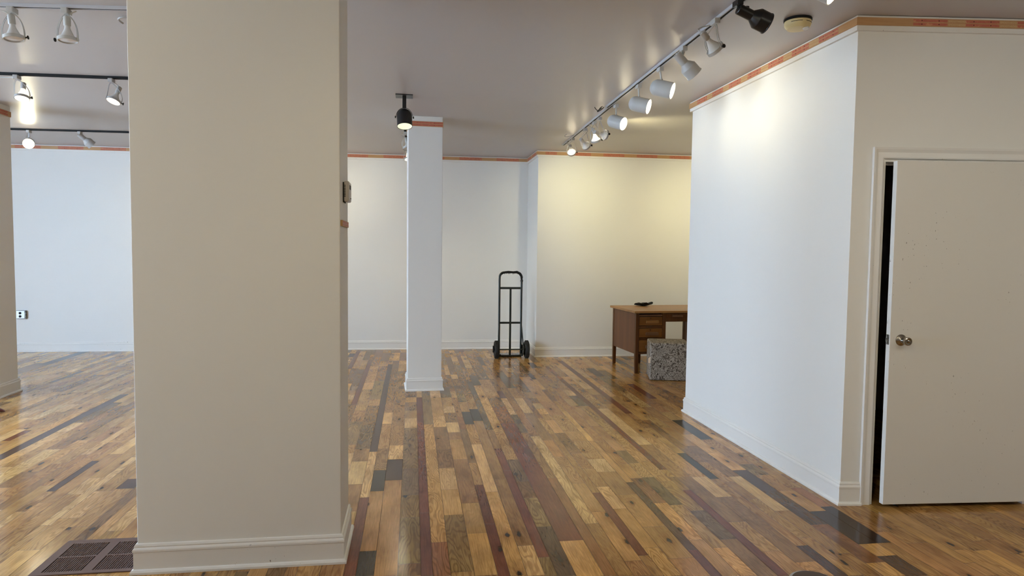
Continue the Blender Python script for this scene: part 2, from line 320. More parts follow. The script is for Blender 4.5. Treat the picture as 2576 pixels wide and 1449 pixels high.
def floor():
    R = random.Random(7)
    wid = [.057, .057, .083, .083, .083, .108, .108]
    e = list(EDGES)
    while e[0] > XL-.2: e.insert(0, e[0]-R.choice(wid))
    while e[-1] < XR+.2: e.append(e[-1]+R.choice(wid))
    full = [e[0]]
    for x in e[1:]:
        while x-full[-1] > .16: full.append(full[-1]+R.choice(wid))
        if x-full[-1] < .03: full[-1] = x if len(full) > 1 else full[-1]
        else: full.append(x)
    e = full
    rows = [[] for _ in e]
    for s in PLANKS.split(';'):
        x, y0, y1, t = s.split(','); x, y0, y1 = float(x), float(y0), float(y1)
        i = min(range(len(e)-1), key=lambda k: abs((e[k]+e[k+1])/2-x))
        rows[i].append([y0, y1, t])
    V, F, C, S = [], [], [], []
    Y0, Y1 = YF-.2, 10.5
    for i in range(len(e)-1):
        xc = (e[i]+e[i+1])/2; y = Y0; pl = []
        def fill(a, c):
            while c-a > .02:
                L = R.choice([.3, .42, .55, .75, .95, 1.2]) if (xc > 1.2 or xc < -1.2) else R.choice([.22, .3, .4, .5, .7, .95])
                z = c if a+L > c-.16 else a+L
                if xc > 2.4: t = R.choices('hty', (52, 34, 14))[0]
                elif xc > 1.2: t = R.choices('htpyboc', (44, 28, 4, 8, 10, 4, 2))[0]
                elif xc < -1.2: t = R.choices('hptyb', (40, 28, 16, 10, 6))[0]
                else: t = R.choices('htpybogrc', (28, 24, 8, 6, 22, 8, 2, 1, 3))[0]
                pl.append((a, z, t)); a = z
        for y0, y1, t in sorted(rows[i]):
            y0 = max(y0, y)
            if y1-y0 < .05: continue
            if y0-y > .09: fill(y, y0)
            elif y0 > y: y0 = y
            pl.append((y0, y1, t)); y = y1
        fill(y, Y1)
        g = .0011
        for y0, y1, t in pl:
            k = len(V); z = R.uniform(-.0002, .0)
            V += [(e[i]+g, y0+g, z), (e[i+1]-g, y0+g, z), (e[i+1]-g, y1-g, z), (e[i]+g, y1-g, z)]
            F.append((k, k+1, k+2, k+3))
            v = R.uniform(1.08, 1.38); cc = TONE[t]; cc = (cc[0]*v*R.uniform(.96, 1.05), cc[1]*v*.96, cc[2]*v*R.uniform(.93, 1.07)*.80, 1)
            fig = R.random() if t not in 'rdsnk' else R.random()*.35
            C += list(cc)*4; S += [R.random(), R.random(), fig, 1]*4
    me = bpy.data.meshes.new('floor'); me.from_pydata(V, [], F); me.materials.append(M_FLOOR)
    for nm, dat in (('plank', C), ('seed', S)):
        a = me.attributes.new(nm, 'FLOAT_COLOR', 'CORNER'); a.data.foreach_set('color', dat)
    me.materials.append(M_DUCTSHADE)
    o = bpy.data.objects.new('floor', me); COL.objects.link(o); struct(o)
    struct(box('floor_base', XL-.2, XR+.2, YF-.2, 10.6, -.12, -.0012, m=mat('plank_joint', (.09, .05, .022), .7)))
floor()

# swept mouldings -------------------------------------------------
def sweep(mb, pts, prof, z0=0, closed=False, mi=0):
    """profile (thickness outwards to the left of travel, height) swept along floor points with mitred corners"""
    n = len(pts); P = [Vector(p) for p in pts]; offs = []
    for i in range(n):
        d1 = (P[i]-P[i-1]).normalized() if (closed or i > 0) else None
        d2_ = (P[(i+1) % n]-P[i]).normalized() if (closed or i < n-1) else None
        d1 = d1 or d2_; d2_ = d2_ or d1
        n1 = Vector((-d1.y, d1.x)); n2 = Vector((-d2_.y, d2_.x)); b = (n1+n2)
        b = b/(b.dot(n1)) if b.length > 1e-6 else n1
        offs.append(b)
    m_ = len(prof)
    vs = [(P[i].x+offs[i].x*t, P[i].y+offs[i].y*t, z0+z) for i in range(n) for t, z in prof]
    fs = []
    for i in range(n if closed else n-1):
        j = (i+1) % n
        for k in range(m_-1): fs.append((i*m_+k, j*m_+k, j*m_+k+1, i*m_+k+1))
        fs.append((i*m_+m_-1, j*m_+m_-1, j*m_, i*m_))
    if not closed:
        fs.append(tuple(range(m_))); fs.append(tuple((n-1)*m_+m_-1-k for k in range(m_)))
    mb.add(vs, fs, None, mi)
BASEP = [(0, 0), (.027, 0), (.027, .010), (.022, .018), (.014, .021), (.014, .098), (.017, .101), (.017, .110), (.014, .116), (.010, .120), (.011, .126), (.007, .135), (0, .137)]
def baseboard(name, pts, closed=False):
    mb = MB(); sweep(mb, pts, BASEP, 0, closed); return struct(mb.build(name, M_TRIM))
BRD = [(0, -.086), (.019, -.086), (.019, -.003), (0, -.003)]
TCK = [(.0192, -.058), (.025, -.058), (.025, -.014), (.0192, -.014)]
tcount = [0]
def lettering(parent, pts_, txt_h, mt):
    """the maker's print repeated on the tack strips; pts_ = list of (origin, direction)"""
    for org, d in pts_:
        cu = bpy.data.curves.new('printed_lettering', 'FONT'); cu.body = 'SMOOTHEDGE'; cu.size = txt_h*1.35; cu.extrude = .0002
        cu.space_character = 1.05
        o = bpy.data.objects.new('printed_lettering', cu)
        dg = bpy.context.evaluated_depsgraph_get()
        me = bpy.data.meshes.new_from_object(o.evaluated_get(dg)) if False else o.to_mesh().copy()
        o2 = bpy.data.objects.new('printed_lettering', me); COL.objects.link(o2); me.materials.append(mt)
        x = Vector(d).normalized(); z = Vector((0,0,1)); y = x.cross(z)          # y = outward
        M = Matrix.Identity(4)
        for i in range(3): M[i][0], M[i][1], M[i][2], M[i][3] = x[i], z[i], y[i], org[i]
        me.transform(M); o2.parent = parent
M_PRINT = mat('pale_print', (.66, .46, .24), .6)
def crown(pts, tack=TCK, board=True, bands=None, letters=False):
    tcount[0] += 1
    if board:
        mb = MB(); sweep(mb, pts, BRD, H); root = mb.build('trim_%d' % tcount[0], M_TRIM)
        mt_ = MB(); sweep(mt_, pts, tack, H); tk = mt_.build('tack_strip', M_TACK, root)
    else:
        mt_ = MB(); sweep(mt_, pts, tack, H); root = mt_.build('trim_%d' % tcount[0], M_TACK); tk = root
    struct(root)
    tt = tack[1][0]; zb, zt = tack[1][1], tack[2][1]; hh = (zt-zb)
    rb = MB(); nl = MB(); let = []
    for (seg, s0, s1, per, red, off) in (bands or []):
        A, B = Vector(pts[seg]), Vector(pts[seg+1]); d = (B-A).normalized(); nrm = Vector((-d.y, d.x)); L = (B-A).length
        s = s0+off
        while s < min(s1, L)-.03:
            e_ = min(s+red, s1, L)
            for zc in (zb+hh*.27, zb+hh*.73):
                hw = hh*.17
                q0, q1 = A+d*s+nrm*tt, A+d*e_+nrm*tt
                rb.add([(q0.x,q0.y,H+zc-hw),(q1.x,q1.y,H+zc-hw),(q1.x,q1.y,H+zc+hw),(q0.x,q0.y,H+zc+hw)]+
                       [(p.x+nrm.x*.0004,p.y+nrm.y*.0004,z) for p, z in ((q0,H+zc-hw),(q1,H+zc-hw),(q1,H+zc+hw),(q0,H+zc+hw))],
                       [(0,1,2,3),(7,6,5,4),(0,4,5,1),(1,5,6,2),(2,6,7,3),(3,7,4,0)])
                if letters and e_+.35 < L:
                    # text reads left to right for someone facing the wall: direction is -d when the room is to the left of travel
                    p = A+d*(e_+.004+ .096)+nrm*(tt+.0004); let.append(((p.x, p.y, H+zc-hw*.75), (-d.x, -d.y, 0), hw*1.5))
                for kk in (.25, .75):
                    p = A+d*(s+(e_-s)*kk)+nrm*(tt+.0006)
                    nl.lathe([(.0028, 0), (.0028, .0012)], frame((p.x, p.y, H+zc), (nrm.x, nrm.y, 0)), 6)
            s += per
    if rb.v:
        rb.build('red_band', M_RED, tk); nl.build('nail_heads', M_DARK, tk)
    for o_, d_, h_ in let: lettering(tk, [(o_, d_)], h_, M_PRINT)
    return root
# travel direction keeps the room on the LEFT of the path
bx0 = backy(XL)
baseboard('baseboard_back', [(1.705, backy(1.705)), (XL, bx0)])
baseboard('baseboard_alcove', [(XR, 9.275), (1.705, 9.275), (1.705, backy(1.705))])
baseboard('baseboard_partition', [(2.648, doory(2.648)), (WX0, WY0), (WX0, WY1), (XR, WY1)])
crown([(1.705, backy(1.705)), (XL, bx0)], bands=[(0, .1, 9.6, .55, .33, .05)])
crown([(XR, 9.275), (1.705, 9.275), (1.705, backy(1.705))], bands=[(0, .2, 4.2, .48, .30, .0), (1, .05, .78, .4, .3, .0)])
crown([(XR, doory(XR)), (WX0, WY0), (WX0, WY1), (2.95, WY1)], bands=[(0, 2.05, 3.20, .305, .20, .02), (1, .12, 2.25, .305, .20, .03)], letters=True)

# columns ---------------------------------------------------------
def column(x0, x1, y0, y1, rz=0):
    c = Vector(((x0+x1)/2, (y0+y1)/2)); hx, hy = (x1-x0)/2, (y1-y0)/2
    pts = []
    for sx, sy in ((-1,-1), (-1,1), (1,1), (1,-1)):
        x, y = sx*hx, sy*hy; pts.append((c.x+x*math.cos(rz)-y*math.sin(rz), c.y+x*math.sin(rz)+y*math.cos(rz)))
    mb = MB(); mb.prism(pts[::-1], 0, H)
    o = struct(mb.build('wall_column', M_WALL, bevel=.003)); bb = MB(); sweep(bb, pts, BASEP, 0, True)
    struct(bb.build('baseboard_column', M_TRIM)); return pts
column(-1.243, -.334, 3.25, 3.625)
cp = column(-.056, .296, 7.155, 7.52, math.radians(2.6))
cl = column(-4.36, -3.97, 7.165, 7.50)
TC2 = [(.0, -.104), (.006, -.104), (.006, -.052), (.0, -.052)]
def ring_trim(p, bands):
    return crown(p+[p[0]], TC2, False, bands)
ring_trim(cp, [(3, .0, .36, .7, .36, .0)])
ring_trim(cl, [(2, .0, .33, .5, .2, .05), (3, .0, .39, .5, .3, .03)])

# doorway ---------------------------------------------------------
dv = Vector((1, -.11, 0)).normalized(); dn_ = Vector((-.11, -1, 0)).normalized()     # along wall / out of wall
MD = Matrix.Identity(4); 
for i in range(3): MD[i][0], MD[i][1], MD[i][2], MD[i][3] = dv[i], -dn_[i], (0,0,1)[i], (DO0, doory(DO0), 0)[i]
W_ = .947; cw = .064                       # local x along the wall, local y into the wall
def casing(mb, x0, x1, z0, z1, vert, outer_left):
    mb.box(x0, x1, -.017, 0, z0, z1, MD)
c_ = MB()
z1 = DOZ+cw
for (a, o_) in ((-.006, -.006-cw), (W_+.006, W_+.006+cw)):
    prof = [(a, -.010), (a+(o_-a)*.12, -.013), (a+(o_-a)*.55, -.011), (a+(o_-a)*.82, -.019), (o_, -.021), (o_, 0), (a, 0)]
    if o_ > a: prof = prof[::-1]
    n = len(prof)
    vs = [(x, y, 0) for x, y in prof]+[(x, y, DOZ+.006+abs(x-a)) for x, y in prof]
    c_.add(vs, [tuple(range(n-1,-1,-1)), tuple(range(n, 2*n))]+[(i,(i+1)%n,n+(i+1)%n,n+i) for i in range(n)], MD)
hp = [(0, -.010), (.12, -.013), (.55, -.011), (.82, -.019), (1, -.021), (1, 0), (0, 0)]
n = len(hp)
vs = [(-.006-k*cw, y, DOZ+.006+k*cw) for k, y in hp]+[(W_+.006+k*cw, y, DOZ+.006+k*cw) for k, y in hp]
c_.add(vs, [tuple(range(n)), tuple(range(2*n-1, n-1, -1))]+[(i, n+i, n+(i+1)%n, (i+1)%n) for i in range(n)], MD)
tcount[0] += 1
cas = struct(c_.build('trim_%d' % tcount[0], M_CASE))
jb = MB(); jb.box(-.004, .010, 0, .12, 0, DOZ, MD); jb.box(W_-.010, W_+.004, 0, .12, 0, DOZ, MD); jb.box(.010, W_-.010, 0, .12, DOZ-.012, DOZ+.004, MD)
jb.box(.010, .022, .05, .085, 0, DOZ-.012, MD); jb.box(.022, W_-.022, .05, .085, DOZ-.024, DOZ-.012, MD)
jb.build('door_jamb', M_CASE, cas)
# the leaf stands slightly open towards the room, hinged on its right side
hinge = Vector((3.638, 3.497, 0)); lead = Vector((2.735, 3.552, 0)); ld = (lead-hinge).normalized(); LW = (lead-hinge).length
MLf = Matrix.Identity(4); ny = Vector((-ld.y, ld.x, 0))
if ny.y < 0: ny = -ny                        # thickness goes away from the viewer
for i in range(3): MLf[i][0], MLf[i][1], MLf[i][2], MLf[i][3] = ld[i], ny[i], (0,0,1)[i], hinge[i]
mb = MB(); mb.box(0, LW, 0, .035, .028, 2.030, MLf)
door = mb.build('door_1', M_DOOR, bevel=.0015); struct(door)
k = MB(); kc = MLf @ Vector((LW-.068, 0, 1.0)); Mk = frame(kc, -ny)
k.lathe([(.0335, 0), (.0335, .003), (.031, .006), (.020, .010), (.014, .016), (.0135, .034), (.020, .044), (.0235, .050), (.0245, .060), (.023, .066), (.019, .068), (.009, .066), (.009, .070), (.005, .072)], Mk, 36)
knob = k.build('door_knob', M_CHROME, door, smooth=True); tag(knob, 'brushed nickel round knob with a keyhole')
k = MB(); k.lathe([(.0085, .0665), (.0085, .0672)], Mk, 16); k.build('keyhole', M_DARK, knob)
k = MB(); k.box(LW, LW+.0015, .006, .029, .972, 1.030, MLf); k.box(LW+.0015, LW+.010, .011, .024, .990, 1.010, MLf)
k.build('latch_plate', M_STEEL, door)
for z in (.25, 1.02, 1.80):
    k = MB(); k.lathe([(.006, -.045), (.006, .045)], Matrix.Translation(MLf @ Vector((-.006, -.002, z))), 10); k.build('hinge', M_CASE, door)

# shoe-mould edge of the hidden room behind is not modelled; the opening is simply unlit

# ------------------------------------------------------------------ track lighting
def track(name, p0, p1, mt, label, w_=.035, h_=.019, slot=M_DARK, hook=None):
    p0, p1 = Vector((*p0, 0)), Vector((*p1, 0)); c = (p0+p1)/2; d = (p1-p0).normalized(); L = (p1-p0).length
    root = empty(name, (c.x, c.y, H)); M = Matrix.Identity(4); s = Vector((-d.y, d.x, 0))
    for i in range(3): M[i][0], M[i][1], M[i][2], M[i][3] = d[i], s[i], (0,0,1)[i], (c.x, c.y, H)[i]
    b = MB()
    b.box(-L/2, L/2, -w_/2, -w_/2+.0085, -h_, 0, M); b.box(-L/2, L/2, w_/2-.0085, w_/2, -h_, 0, M); b.box(-L/2, L/2, -w_/2+.01, w_/2-.01, -.006, 0, M)
    b.build('track_rail', mt, root, bevel=.001)
    b = MB(); b.box(-L/2, L/2, -w_/2+.0086, w_/2-.0086, -.0150, -.0061, M); b.build('track_slot', slot, root)
    for e_ in (-1, 1):
        b = MB(); b.box(e_*L/2-(.004 if e_ < 0 else 0), e_*L/2+(.004 if e_ > 0 else 0), -w_/2-.0005, w_/2+.0005, -h_-.0005, 0, M); b.build('end_cap', mt, root)
    return tag(root, label, 'track', 'ceiling lighting tracks')
track('lighting_track', (1.708, 1.9), (1.812, 6.30), M_TRACKW, 'white lighting track nearest the camera, along the right side of the ceiling', slot=M_DARK)
track('lighting_track', (1.832, 6.18), (1.917, 8.66), M_TRACKW, 'white lighting track continuing towards the alcove, beyond the near one')
track('lighting_track', (-4.3, 4.52), (-1.35, 4.225), M_TRACKW, 'white lighting track crossing the ceiling at top left')
track('lighting_track', (-4.9, 6.085), (-1.2, 5.955), M_BLACKM, 'black lighting track with two lit lamps, left of the big column')
track('lighting_track', (-5.6, 8.93), (-1.0, 8.707), M_BLACKM, 'black lighting track closest to the far wall on the left')

GRP = ['bullets']
def spot(loc, d, power, ang=75, col=(1, .90, .58), blend=.8, r=.03):
    l = bpy.data.lights.new('lamp_beam', 'SPOT'); l.energy = power*LG[GRP[0]]; l.color = LCOL.get(GRP[0], col); l.spot_size = math.radians(ang); l.spot_blend = blend; l.shadow_soft_size = r
    o = bpy.data.objects.new('lamp_beam', l); COL.objects.link(o)
    o.matrix_world = frame(loc, -Vector(d)); return o
def glow(loc, power, col=(1, .86, .6), r=.03):
    l = bpy.data.lights.new('lamp_glow', 'POINT'); l.energy = power*LG[GRP[0]]; l.color = col; l.shadow_soft_size = r
    o = bpy.data.objects.new('lamp_glow', l); COL.objects.link(o); o.location = loc
def connector(root, base, mt, along=(0, 1, 0), s=.5):
    b = MB(); M = frame((base[0], base[1], H-.019), (0, 0, -1), along)
    b.box(-.017, .017, -.032, .032, 0, .030, M); return b.build('track_adapter', mt, root, bevel=.003)
ZB = H-.049
def head_bullet(base, C, d, mt, label, lit=True, power=25, group='white bullet track heads', stem_to=None, R_=.060, L=.170, ang=105, name='track_light', lens=None):
    root = empty(name, (base[0], base[1], H)); tag(root, label, 'track light', group)
    connector(root, base, mt)
    C = Vector(C); d = Vector(d).normalized(); top = C + Vector((0, 0, R_*.98))
    b = MB(); b.box(-.009, .009, -.004, .004, 0, (ZB-top.z)+.004, frame((base[0], base[1], ZB), top-Vector((base[0], base[1], ZB))))
    b.build('stem', mt, root)
    b = MB(); b.lathe([(.011, -.006), (.011, .006)], frame(top, (1,0,0)), 14); b.build('pivot', mt, root)
    prof = [(.001, -L/2)]+[(R_*math.sin(a), -L/2+R_*.9*(1-math.cos(a))) for a in [i*math.pi/2/8 for i in range(1, 9)]]+[(R_, L/2), (R_-.003, L/2), (R_-.004, L/2-.03)]
    b = MB(); b.lathe(prof, frame(C, d), 40, cap=False); sh = b.build('shade', mt, root, smooth=True)
    b = MB(); b.lathe([(.001, L/2-.010), (R_-.012, L/2-.010), (R_-.0032, L/2-.016), (R_-.0035, L/2-.03), (.001, L/2-.03)], frame(C, d), 32, cap=False)
    b.build('lens', lens or (M_LENS if lit else M_UNLIT), root, smooth=True)
    if lit: spot(C+d*(L/2+.004), d, power, ang, blend=1); glow(C+d*(L/2+.03), power*.07)
    return root
def head_step(base, C, d, mt, label, lit=False, power=20, group=None, name='track_light', S=.8):
    root = empty(name, (base[0], base[1], H)); tag(root, label, 'track light', group)
    connector(root, base, mt); C = Vector(C); d = Vector(d).normalized(); M = frame(C, d) @ Matrix.Scale(S, 4)
    top = C-d*.045*S+Vector((0, 0, .034*S))
    b = MB(); b.box(-.009, .009, -.004, .004, 0, (Vector((base[0], base[1], ZB))-top).length, frame((base[0], base[1], ZB), top-Vector((base[0], base[1], ZB))))
    b.build('stem', mt, root)
    b = MB(); b.lathe([(.012, -.006), (.012, .006)], frame(top, (1,0,0)), 14); b.build('pivot', mt, root)
    b = MB(); b.lathe([(.001, -.115), (.032, -.115), (.035, -.112), (.035, -.012), (.066, .032), (.0675, .036), (.0675, .108), (.0705, .110), (.0705, .115), (.0655, .115), (.0635, .036), (.03, -.01), (.001, -.01)], M, 40, cap=False)
    b.build('shade', mt, root, smooth=True)
    b = MB()
    for i in range(6):
        a = i*math.pi/3; b.lathe([(.0035, -.1165), (.0035, -.1150)], M @ Matrix.Translation((.022*math.cos(a), .022*math.sin(a), 0)), 8)
    b.build('vent_holes', M_DARK, root)
    b = MB(); b.lathe([(.001, .075), (.055, .07), (.062, .06)], M, 32, cap=False); b.build('bulb', M_LENS if lit else M_UNLIT, root, smooth=True)
    if lit: spot(C+d*.12, d, power)
    return root
def head_par(base, C, d, mt, label, lit=False, power=20, group='gimbal ring track heads', bulbm=None, up=None, lens=None, bulb_glow=0, name='track_light', ang=70, cable=1, S=.80):
    """open gimbal lamp: socket, bulb, holding ring on two arms, loop of cord"""
    root = empty(name, (base[0], base[1], H)); tag(root, label, 'track light', group)
    connector(root, base, mt); C = Vector(C); d = Vector(d).normalized(); M = frame(C, d) @ Matrix.Scale(S, 4)   # C = ring centre
    B0 = Vector((base[0], base[1], ZB))
    b = MB(); b.lathe([(.018, -.165), (.0235, -.160), (.0235, -.100), (.020, -.095)], M, 28); b.build('socket', mt, root, smooth=True)
    b = MB(); b.lathe([(.018, -.098), (.019, -.080), (.026, -.060), (.040, -.030), (.056, -.008), (.060, .004)], M, 36, cap=False); b.build('bulb', bulbm or M_BULB, root, smooth=True)
    b = MB(); b.lathe([(.001, .010), (.045, .008), (.0595, .003)], M, 36, cap=False); b.build('lens', lens or (M_LENS if lit else M_UNLIT), root, smooth=True)
    b = MB(); b.lathe([(.060, -.012), (.0655, -.012), (.0665, .012), (.060, .012), (.060, -.012)], M, 40, cap=False); b.build('holding_ring', mt, root, smooth=True)
    s = Vector(up) if up else d.cross(Vector((0, 0, 1)))
    if s.length < .2: s = Vector((1, 0, 0))
    s.normalize(); b = MB(); s = (s-d*s.dot(d)).normalized()
    for sg in (-1, 1):
        e_ = C+s*sg*.069*S
        for wv in (-1, 1):
            off = d.cross(s)*.006*wv
            b.tube([B0+off*.6]+bez(B0+off, B0+s*sg*.035*S+Vector((0,0,-.012))+off, e_-d*.10*S+s*sg*.008+off, e_+off, 10), .0022, 6)
        b.lathe([(.010, -.003), (.010, .003)], frame(e_, s), 14)
    b.build('yoke', mt, root)
    b = MB(); e_ = C+s*.073*S; b.lathe([(.004, 0), (.004, .010), (.011, .011), (.011, .015)], frame(e_, s), 12); b.build('thumb_screw', M_BLACKM, root)
    bk = C-d*.162*S
    b = MB(); b.tube(bez(B0+Vector((.01,0,.005)), B0-s*.08*cable+Vector((0,0,.015)), bk-d*.045-s*.06*cable, bk, 14), .0032, 7); b.build('cord', mt, root)
    if lit: spot(C+d*.016, d, power, ang)
    if bulb_glow: glow(C-d*.05+Vector((0,0,.0)), bulb_glow)
    return root
G5 = 'white bullet heads on the right track'
head_bullet((1.700, 2.90), (1.79, 2.88, 2.700), (.72, -.62, -.62), M_WHITE, 'lit white bullet head cut by the top edge of the photo, nearest the camera', group=G5, power=30)
head_step((1.716, 3.50), (1.800, 3.495, 2.762), (.92, .02, -.36), M_BLACK, 'unlit black stepped track head near the cream smoke detector')
head_par((1.727, 3.80), (1.732, 3.80, 2.672), (.72, .22, -.62), M_WHITE, 'white ring-yoke track head hanging between the black head and the white stepped head', cable=1)
head_step((1.757, 4.34), (1.772, 4.335, 2.728), (.70, .10, -.62), M_WHITE, 'white stepped track head in front of the row of three lit bullets')
head_bullet((1.790, 4.85), (1.802, 4.85, 2.690), (.80, -.50, -.27), M_WHITE, 'largest of the three lit white bullet heads in a row', group=G5, power=26)
head_bullet((1.806, 5.38), (1.812, 5.38, 2.684), (.78, -.52, -.27), M_WHITE, 'middle one of the three lit white bullet heads in a row', group=G5, power=24)
head_bullet((1.850, 6.14), (1.852, 6.14, 2.684), (.62, -.68, -.30), M_WHITE, 'smallest and farthest of the three lit white bullet heads in a row', group=G5, power=20)
GRP[0] = 'cluster'
GC = 'cluster of ring-yoke heads at the far end of the right track'
head_par((1.868, 6.76), (1.935, 6.78, 2.672), (.90, .30, -.16), M_WHITE2, 'largest grey-white head of the far cluster, pointing right', lit=True, power=14, group=GC, bulb_glow=.5, ang=100)
head_par((1.874, 6.98), (1.895, 6.99, 2.650), (.35, .40, -.85), M_WHITE2, 'far cluster head half hidden behind the largest one, bulb pointing down', lit=False, group=GC, bulbm=M_GLOW)
head_par((1.884, 7.40), (1.905, 7.42, 2.655), (.60, .50, -.45), M_WHITE2, 'far cluster head pointing down to the right, second from the track end', lit=True, power=16, ang=110, group=GC, bulb_glow=.4, cable=-1)
head_par((1.898, 8.06), (1.900, 8.12, 2.680), (.30, .75, -.50), M_WHITE2, 'far cluster head with a glowing round bulb, last on the track', lit=True, power=10, ang=120, group=GC, bulbm=M_GLOW, bulb_glow=.6)
GRP[0] = 'left'
GL = 'track heads on the left side of the ceiling'
head_par((-2.262, 4.325), (-2.255, 4.32, 2.672), (.12, -.05, -1), M_WHITE, 'unlit white bulb head at the top left corner of the photo', group=GL, up=(1, .1, 0))
head_par((-1.960, 4.287), (-1.955, 4.285, 2.668), (.03, -.04, -1), M_WHITE, 'unlit white bulb head hanging straight down, beside the big column', group=GL, up=(-1, .1, 0))
head_par((-3.130, 6.023), (-3.100, 6.03, 2.668), (.05, -.32, -1), M_WHITE2, 'lit spot head under the left black track, warm glare', lit=True, power=34, group=GL, up=(1, 0, 0), bulbm=M_GLOW, bulb_glow=.12)
head_par((-2.418, 5.998), (-2.405, 6.00, 2.668), (-.25, -.40, -1), M_WHITE2, 'lit spot head under the black track, next to the big column', lit=True, power=22, group=GL, up=(1, .3, 0))
head_bullet((-4.500, 8.875), (-4.500, 8.87, 2.690), (.35, -.90, -.25), M_WHITE2, 'round glaring lit head in front of the far wall tack strip', group=GL, power=11, R_=.060, L=.11)
head_step((-3.930, 8.85), (-3.880, 8.87, 2.750), (.62, .45, -.62), M_WHITE2, 'unlit flared head on the black track close to the far wall', group=GL, S=.78)
GRP[0] = 'can'
# single black fitting on a ceiling plate
root = empty('ceiling_spotlight', (-.078, 6.24, H)); tag(root, 'black dome spotlight on a square ceiling plate in front of the slim column', 'spotlight')
b = MB(); b.box(-.155, -.003, 6.165, 6.315, H-.008, H); b.build('ceiling_plate', M_BLACK, root, bevel=.001)
b = MB(); b.box(-.095, -.061, 6.22, 6.25, H-.113, H-.008); b.build('stem', M_BLACK, root, bevel=.002)
C = Vector((-.077, 6.235, 2.663)); d = Vector((.04, -.30, -1)).normalized(); L, R_ = .165, .068
b = MB(); b.lathe([(.001, -L/2)]+[(R_*math.sin(a), -L/2+R_*.95*(1-math.cos(a))) for a in [i*math.pi/16 for i in range(1, 9)]]+[(R_, L/2), (R_-.003, L/2), (R_-.004, L/2-.10)], frame(C, d), 44, cap=False)
b.build('shade', M_BLACK, root, smooth=True)
b = MB(); b.lathe([(R_-.0042, L/2-.002), (R_-.0045, L/2-.05), (.040, L/2-.09)], frame(C, d), 40, cap=False); b.build('reflector', M_LENS2, root, smooth=True)
b = MB(); b.lathe([(.001, L/2-.045), (.024, L/2-.050), (.040, L/2-.09)], frame(C, d), 30, cap=False); b.build('bulb', M_BULBLIT, root, smooth=True)
b = MB(); pts = [(C.x+.074*math.cos(a), C.y, C.z+.005+.083*math.sin(a)) for a in [i*math.pi/16 for i in range(17)]]
for i in range(16):
    p, q_ = Vector(pts[i]), Vector(pts[i+1]); b.box(-.0015, .0015, -.012, .012, 0, (q_-p).length+.001, frame(p, q_-p, (0, 1, 0)) @ Matrix.Rotation(0, 4, 'Z'))
b.build('yoke', M_BLACK, root)
b = MB(); b.lathe([(.010, 0), (.010, .010)], frame((C.x+.075, C.y, C.z+.006), (1,0,0)), 14); b.build('pivot_knob', M_BLACK, root)
b = MB(); b.lathe([(.010, 0), (.010, .010)], frame((C.x-.075, C.y, C.z+.006), (-1,0,0)), 14); b.build('pivot_knob', M_BLACK, root)
spot(C+d*(L/2+.01), d, 10, 90)
# two white heads partly hidden behind the slim column, on a short track running back from it
track('lighting_track', (-.090, 7.75), (-.066, 9.3), M_BLACKM, 'short black lighting track mostly hidden behind the slim column')
head_par((-.086, 8.05), (-.062, 8.04, 2.655), (.15, -.30, -1), M_WHITE, 'white bulb head peeking out behind the slim column, upper one', group='heads behind the slim column', up=(1, 0, 0))
head_par((-.066, 8.95), (-.058, 8.94, 2.650), (.15, -.30, -1), M_WHITE, 'lit white bulb head peeking out behind the slim column, lower one', group='heads behind the slim column', up=(1, 0, 0), bulbm=M_GLOW, lit=True, power=11, ang=150)
# lamps outside the picture: unseen fill tracks added behind the camera, one in the alcove round the corner
GRP[0] = 'front'
track('lighting_track', (-3.6, 1.15), (1.0, 1.10), M_TRACKW, 'white lighting track added as unseen fill behind the photographer')
for x, dx, dy, dz in ((-3.2, .1, .75, -.75), (-2.3, 1.1, 2.0, -.5), (-1.3, .1, -.7, -.75), (-.3, .35, .75, -.75), (.6, .6, .6, -.75)):
    head_bullet((x, 1.13), (x, 1.14, 2.69), (dx, dy, dz), M_WHITE, 'added white bullet fill head on the track behind the photographer, '+dict(((-3.2, 'leftmost'), (-2.3, 'second from left'), (-1.3, 'the one aimed backwards'), (-.3, 'fourth from left'), (.6, 'rightmost')))[x], group='added fill heads behind the photographer', power=30, ang=110)
GRP[0] = 'backwall'
for x, dx in ((-2.9, .0), (-2.05, .2), (-1.15, .35)):  # right head follows the ceiling glow; the other two are added unseen fill
    yb = 8.93-(x+5.6)*.0485
    head_bullet((x, yb), (x, yb+.01, 2.69), (dx, .80, -.52), M_WHITE2, 'head on the far black track hidden behind the big column, '+{-2.9: 'left', -2.05: 'added fill, middle', -1.15: 'right'}[x]+' of three', group='heads hidden behind the big column', power=22, ang=115)
GRP[0] = 'frontright_fill'  # unseen lamps added to brighten the door side
track('lighting_track', (1.6, .62), (5.2, .60), M_TRACKW, 'white lighting track added as unseen fill behind the photographer, right-hand side')
for x, dx, dy in ((2.0, .3, .8), (3.0, .1, .85), (4.2, -.3, .85), (5.0, .2, .6)):
    head_bullet((x, .61), (x, .62, 2.69), (dx, dy, -.6), M_WHITE, 'added white bullet fill head on the right-hand track behind the photographer, '+{2.0: 'first', 3.0: 'second', 4.2: 'third', 5.0: 'last'}[x]+' from the left', group='added fill heads behind the photographer', power=30, ang=110)
GRP[0] = 'alcove'
track('lighting_track', (3.6, 7.75), (5.6, 7.75), M_TRACKW, 'white lighting track inside the alcove, round the corner of the partition')
for x, dx in ((3.75, .25), (5.0, 0)):
    head_bullet((x, 7.75), (x, 7.77, 2.69), (dx, .85, -.45), M_WHITE, 'white bullet head inside the alcove, '+('nearer the partition' if x < 4 else 'farther from the partition'), group='heads inside the alcove', power=30, ang=100)
